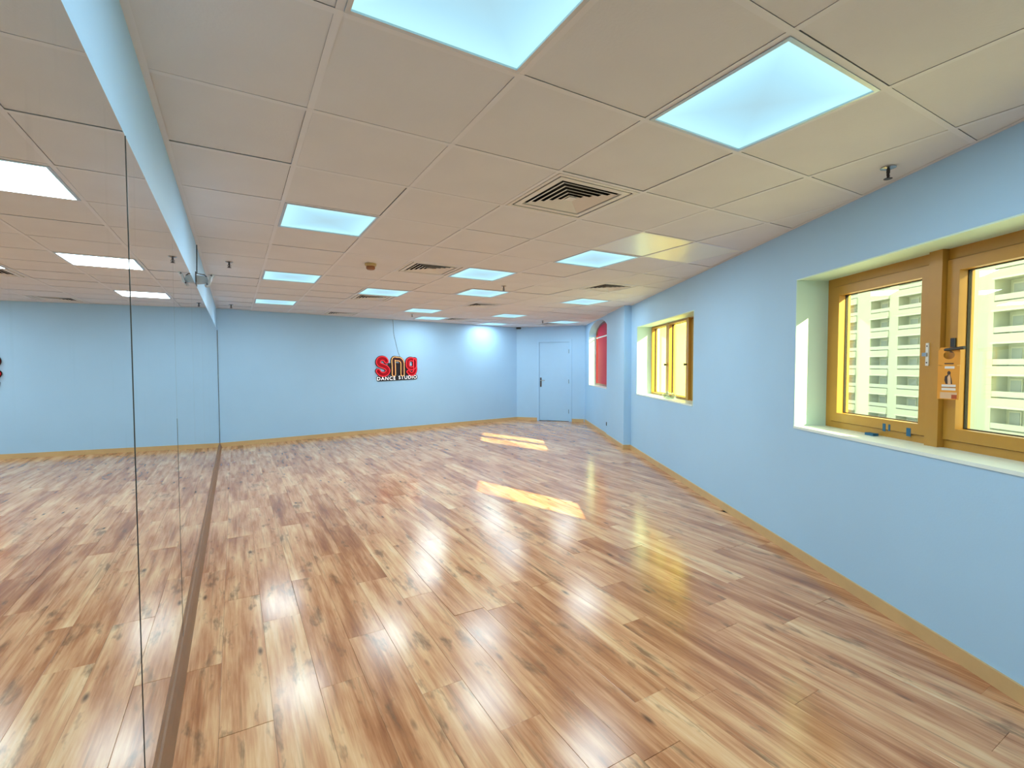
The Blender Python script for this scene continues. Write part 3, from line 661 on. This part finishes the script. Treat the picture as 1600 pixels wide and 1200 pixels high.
# ------------------------------------------------------------------ arched window
t = tag(empty('window_3', W((A0 + A1) / 2, 0.1, ASILL)), 'arched window with a red panel near the door', kind='structure')
PD = 0.085
def arch_band(mb, inset, d0, d1, width):
    o = [(A0 + inset, ASILL + inset)] + [((A0 + A1) / 2 + (s - (A0 + A1) / 2) * (1 - inset / 1.02), ASPR + (z - ASPR) * (1 - inset / .3)) for s, z in arc] + [(A1 - inset, ASILL + inset)]
    i2 = inset + width
    n_ = [(A0 + i2, ASILL + i2)] + [((A0 + A1) / 2 + (s - (A0 + A1) / 2) * (1 - i2 / 1.02), ASPR + (z - ASPR) * (1 - i2 / .3)) for s, z in arc] + [(A1 - i2, ASILL + i2)]
    k_ = len(o)
    for i in range(k_):
        j = (i + 1) % k_
        mb.add([W(o[i][0], d0, o[i][1]), W(o[j][0], d0, o[j][1]), W(n_[j][0], d0, n_[j][1]), W(n_[i][0], d0, n_[i][1]), W(o[i][0], d1, o[i][1]), W(o[j][0], d1, o[j][1]), W(n_[j][0], d1, n_[j][1]), W(n_[i][0], d1, n_[i][1])],
               [(0, 1, 2, 3), (4, 7, 6, 5), (0, 4, 5, 1), (3, 2, 6, 7)])
    return n_
mb = MB(); inner = arch_band(mb, 0.0, PD - 0.02, PD + 0.03, 0.05); mb.obj('window_frame', 'red_dark', t)
CUT = 7.66
top = [p for p in inner[1:-1]]
def arch_z(q):
    for (a, za), (b, zb) in zip(top, top[1:]):
        if a <= q <= b: return za + (zb - za) * (q - a) / (b - a)
    return ASPR
lowz = inner[0][1]
MB().prism([W(s, PD - 0.012, z) for s, z in [(inner[0][0], lowz), (CUT, lowz), (CUT, ASPR - 0.04), (inner[0][0], ASPR - 0.04)]], N * 0.02).obj('red_panel', 'red_board', t)
MB().prism([W(s, PD - 0.012, z) for s, z in [(inner[0][0], ASPR - 0.04)] + [p for p in top if p[0] < CUT] + [(CUT, arch_z(CUT)), (CUT, ASPR - 0.04)]], N * 0.02).obj('red_panel', 'red_board', t)
MB().prism([W(s, PD + 0.002, z) for s, z in [(CUT, lowz), (CUT, arch_z(CUT))] + [p for p in top if p[0] > CUT] + [(inner[-1][0], lowz)]], N * 0.006).obj('window_pane', 'window_glass', t)
MB().box(W, A0 + .05, A1 - .05, PD - 0.02, PD + 0.0, ASPR - 0.045, ASPR - 0.02).obj('transom', 'reveal_paint', t)
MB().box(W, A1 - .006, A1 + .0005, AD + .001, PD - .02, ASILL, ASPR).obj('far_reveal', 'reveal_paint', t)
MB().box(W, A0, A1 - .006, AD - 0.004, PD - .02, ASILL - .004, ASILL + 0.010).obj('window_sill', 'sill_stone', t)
tag(MB().box(W, A0 - 0.05, A0 - 0.035, AD - 0.022 - 0.012, AD - 0.022, 0.235, 0.305).obj('cable_stub', 'dark_metal'), 'small dark cable stub low on the pier below the arched window', 'cable')

# ------------------------------------------------------------------ neon sign on the end wall
K = 0.000925
SA = 2.283 / BX.x
def SG(zx, zy, d): return B(SA + (zx - 262) * K, d, 1.628 - (zy - 265) * 0.000915)
sg = tag(empty('neon_sign', SG(790, 850, 0.0)), 'red and amber neon dance studio sign on a black board', 'neon sign')
def spline(pts, n=6, closed=False):
    out = []; m_ = len(pts)
    for i in range(m_ if closed else m_ - 1):
        g = lambda k: pts[k % m_] if closed else pts[max(0, min(m_ - 1, k))]
        p0, p1, p2, p3 = g(i - 1), g(i), g(i + 1), g(i + 2)
        for k in range(n):
            t_ = k / n
            out.append(tuple(0.5 * (2 * p1[a] + (p2[a] - p0[a]) * t_ + (2 * p0[a] - 5 * p1[a] + 4 * p2[a] - p3[a]) * t_ * t_ + (3 * p1[a] - p0[a] - 3 * p2[a] + p3[a]) * t_ ** 3) for a in (0, 1)))
    if not closed: out.append(tuple(pts[-1]))
    return out
def offset(path, w, closed=False):
    res = []; m_ = len(path)
    for i, p in enumerate(path):
        a = path[(i - 1) % m_] if closed or i else p; b = path[(i + 1) % m_] if closed or i < m_ - 1 else p
        dx, dy = b[0] - a[0], b[1] - a[1]; l = math.hypot(dx, dy) or 1; res.append((p[0] - dy / l * w, p[1] + dx / l * w))
    return res
def cap(p, q, c):                      # half circle from p to q about c
    a0 = math.atan2(p[1] - c[1], p[0] - c[0]); r = math.hypot(p[0] - c[0], p[1] - c[1])
    return [(c[0] + r * math.cos(a0 - math.pi * k / 6), c[1] + r * math.sin(a0 - math.pi * k / 6)) for k in range(1, 6)]
def outline(path, w):
    l = offset(path, w); r = offset(path, -w)
    return l + cap(l[-1], r[-1], path[-1]) + r[::-1] + cap(r[0], l[0], path[0])
def ribbon(mb, path, w, d0, d1, closed=False):
    l = offset(path, w, closed); r = offset(path, -w, closed); m_ = len(path)
    for i in range(m_ if closed else m_ - 1):
        j = (i + 1) % m_; q = [l[i], l[j], r[j], r[i]]
        mb.add([SG(x, y, d0) for x, y in q] + [SG(x, y, d1) for x, y in q], [(0, 1, 2, 3), (4, 7, 6, 5), (0, 4, 5, 1), (1, 5, 6, 2), (2, 6, 7, 3), (3, 7, 4, 0)])
    if not closed:
        for c in (path[0], path[-1]):
            pg = [(c[0] + w * math.cos(k * math.pi / 8), c[1] + w * math.sin(k * math.pi / 8)) for k in range(16)]
            mb.prism([SG(x, y, d0) for x, y in pg], BN * (d1 - d0))
S_ = spline([(525, 392), (492, 345), (430, 325), (362, 345), (328, 405), (352, 462), (430, 500), (515, 535), (560, 600), (532, 668), (455, 698), (375, 680), (322, 618)])
n_out = spline([(705, 712), (705, 600), (705, 420)], 4)
n_ring = spline([(705, 700), (705, 520), (705, 345), (790, 338), (870, 350), (922, 420), (925, 540), (925, 700)], 6)
g_bowl = spline([(1150, 338), (1235, 375), (1245, 450), (1235, 530), (1150, 560), (1072, 520), (1062, 445), (1075, 370)], 5, True)
g_tail = spline([(1252, 350), (1252, 480), (1252, 600), (1215, 675), (1140, 692), (1075, 640)], 6)
bk = MB()
for p in (S_, n_ring, g_tail): ribbon(bk, p, 66, 0.006, 0.012)
ribbon(bk, g_bowl, 62, 0.006, 0.012, True)
bk.prism([SG(x, y, 0.006) for x, y in ((560, 430), (1080, 430), (1080, 720), (560, 720))], BN * 0.005)
bk.prism([SG(x, y, 0.006) for x, y in ((320, 735), (1290, 715), (1315, 740), (1315, 800), (1290, 825), (330, 858), (295, 840), (288, 760))], BN * 0.0055)
bk.obj('backboard', 'sign_black', sg)
def letter(name, mat, tmat, bodies, loops):
    mb = MB()
    for p, w, cl_ in bodies: ribbon(mb, p, w, 0.012, 0.026, cl_)
    L_ = mb.obj(name, mat, sg)
    for lp in loops: MB().tube([SG(x, y, 0.031) for x, y in lp], 0.0055, 6, True).obj('neon_tube', tmat, L_, True)
    return L_
letter('letter_s', 'sign_red', 'tube_red', [(S_, 52, False)], [outline(S_, 46)])
letter('letter_n', 'sign_brown', 'tube_amber', [(n_ring, 50, False)], [outline(n_ring, 42)])
letter('letter_g', 'sign_red', 'tube_red', [(g_bowl, 44, True), (g_tail, 44, False)], [offset(g_bowl, 38, True), offset(g_bowl, -38, True), outline(g_tail, 38)])
for word, x0, x1, yb in (('DANCE', 303, 752, 835), ('STUDIO', 832, 1300, 815)):
    cu = bpy.data.curves.new('t', 'FONT'); cu.body = word; cu.size = 1.0; cu.extrude = 0.0; cu.offset = 0.0; cu.space_character = 1.22
    to = bpy.data.objects.new('t', cu); COL.objects.link(to); bpy.context.view_layer.update()
    me = bpy.data.meshes.new_from_object(to.evaluated_get(bpy.context.evaluated_depsgraph_get()))
    bpy.data.objects.remove(to); bpy.data.curves.remove(cu)
    xs = [v.co.x for v in me.vertices]; ys = [v.co.y for v in me.vertices]; fx = (x1 - x0) / (max(xs) - min(xs)); fy = 78 / (max(ys) - min(ys))
    org = SG(x0, yb, 0.0125)
    for v in me.vertices:
        zx = x0 + (v.co.x - min(xs)) * fx; zy = yb - (v.co.y - min(ys)) * fy - (zx - x0) * 0.022
        v.co = SG(zx, zy, 0.0145) - org
    me.materials.clear(); me.materials.append(MATS['sign_white'])
    link('sign_lettering', me, org, sg)
MB().tube([B(2.690 / BX.x, 0.003, HC), B(2.705 / BX.x, 0.003, 2.1), B(2.80 / BX.x, 0.003, 1.72), B(2.85 / BX.x, 0.004, 1.60)], 0.0028, 6).obj('cable', 'dark_metal', sg, True)

# ------------------------------------------------------------------ outside
ST(MB().box(W, -80, 140, 0.4, 120, -9.3, -9.0), 'ground', 'outer_ground', 'pale street far below the windows')
def block(name, label, body, d0, depth, s0, s1, z0, z1, bays, fh, zoff, op):
    t = tag(empty(name, W((s0 + s1) / 2, d0, -9.0)), label, 'building')
    MB().box(W, s0, s1, d0 + depth, d0 + 12, -9.0, z1).obj('body', body, t)
    lo = s0
    for a, b in sorted(bays) + [(s1, s1)]:
        if a - lo > 0.05: MB().box(W, lo, a, d0, d0 + depth, -9.0, z1).obj('pier', body, t)
        lo = b
    meshes = {}
    k = 0; z = zoff
    while z < z1:
        for (a, b) in bays:
            bal = MB().box(W, a, b, d0 - 0.15, d0 + depth, z - (fh - op), z - 0.12).obj('balcony_wall', body, t)
            MB().box(W, a, b, d0 - 0.3, d0 - 0.1, z - (fh - op) - 0.02, z - (fh - op) + 0.16).obj('ledge', 'outer_pale', bal)
            rl = MB().box(W, a, b, d0 + 0.02, d0 + 0.08, z + 0.02, z + 0.55)
            rl.obj('railing', 'outer_rail', bal)
            w = (b - a)
            for f0, f1 in ((0.1, 0.42), (0.55, 0.9)):
                wn = MB().box(W, a + w * f0, a + w * f1, d0 + depth - 0.12, d0 + depth - 0.02, z - 0.1, z + op - 0.3).obj('window', 'outer_pale', t)
                MB().box(W, a + w * f0 + .1, a + w * f1 - .1, d0 + depth - 0.16, d0 + depth - 0.11, z, z + op - 0.45).obj('pane', 'outer_glass', wn)
        z += fh
    return t
block('apartment_block', 'pale apartment block with deep balconies seen through the right pane of the near window', 'outer_cream', 45, 1.6, 26, 42.3, -9, 14.5,
      [(38.6, 41.8), (33.2, 37.6)], 3.06, -9 + 1.2 + .06, 2.02)
block('apartment_tower', 'taller pale apartment tower further off, seen through the left pane of the near window', 'outer_cream', 58, 1.6, 46, 95, -9, 24,
      [(64.3, 68.5), (70.2, 74.0), (77, 81), (84, 88)], 3.0, -9 + 1.2 - .3, 1.9)
t = tag(empty('building_wing', W(12, 2.5, -9)), 'sunlit cream wing of the building filling the far window', 'building')
MB().box(W, 9.6, 14, 0.38, 5.2, -9, 12).obj('wing_wall', 'wing_yellow', t); MB().box(W, 9.4, 14.2, 0.38, 5.4, 12, 12.5).obj('cornice', 'outer_pale', t)
# added sun blocker, out of view to the right; it shades the near part of window_1
t0 = 14.0; e0 = (-1.0 - SUN_M * t0, 0.28 + SUN_K * t0); dirv = Vector((-SUN_K, -SUN_M)).normalized(); per = Vector((-dirv.y, dirv.x))
if per.y < 0: per = -per
t = tag(empty('added_sun_blocker', W(e0[0] - 5, e0[1] - 4, -9)), 'added unseen block to the right that shades part of the near window', 'building')
P4 = [(e0[0], e0[1]), (e0[0] + dirv.x * 13, e0[1] + dirv.y * 13), (e0[0] + dirv.x * 13 + per.x * 9, e0[1] + dirv.y * 13 + per.y * 9), (e0[0] + per.x * 9, e0[1] + per.y * 9)]
MB().prism([W(s, d, -9) for s, d in P4], Vector((0, 0, 32))).obj('sun_blocker_body', 'outer_pale', t)
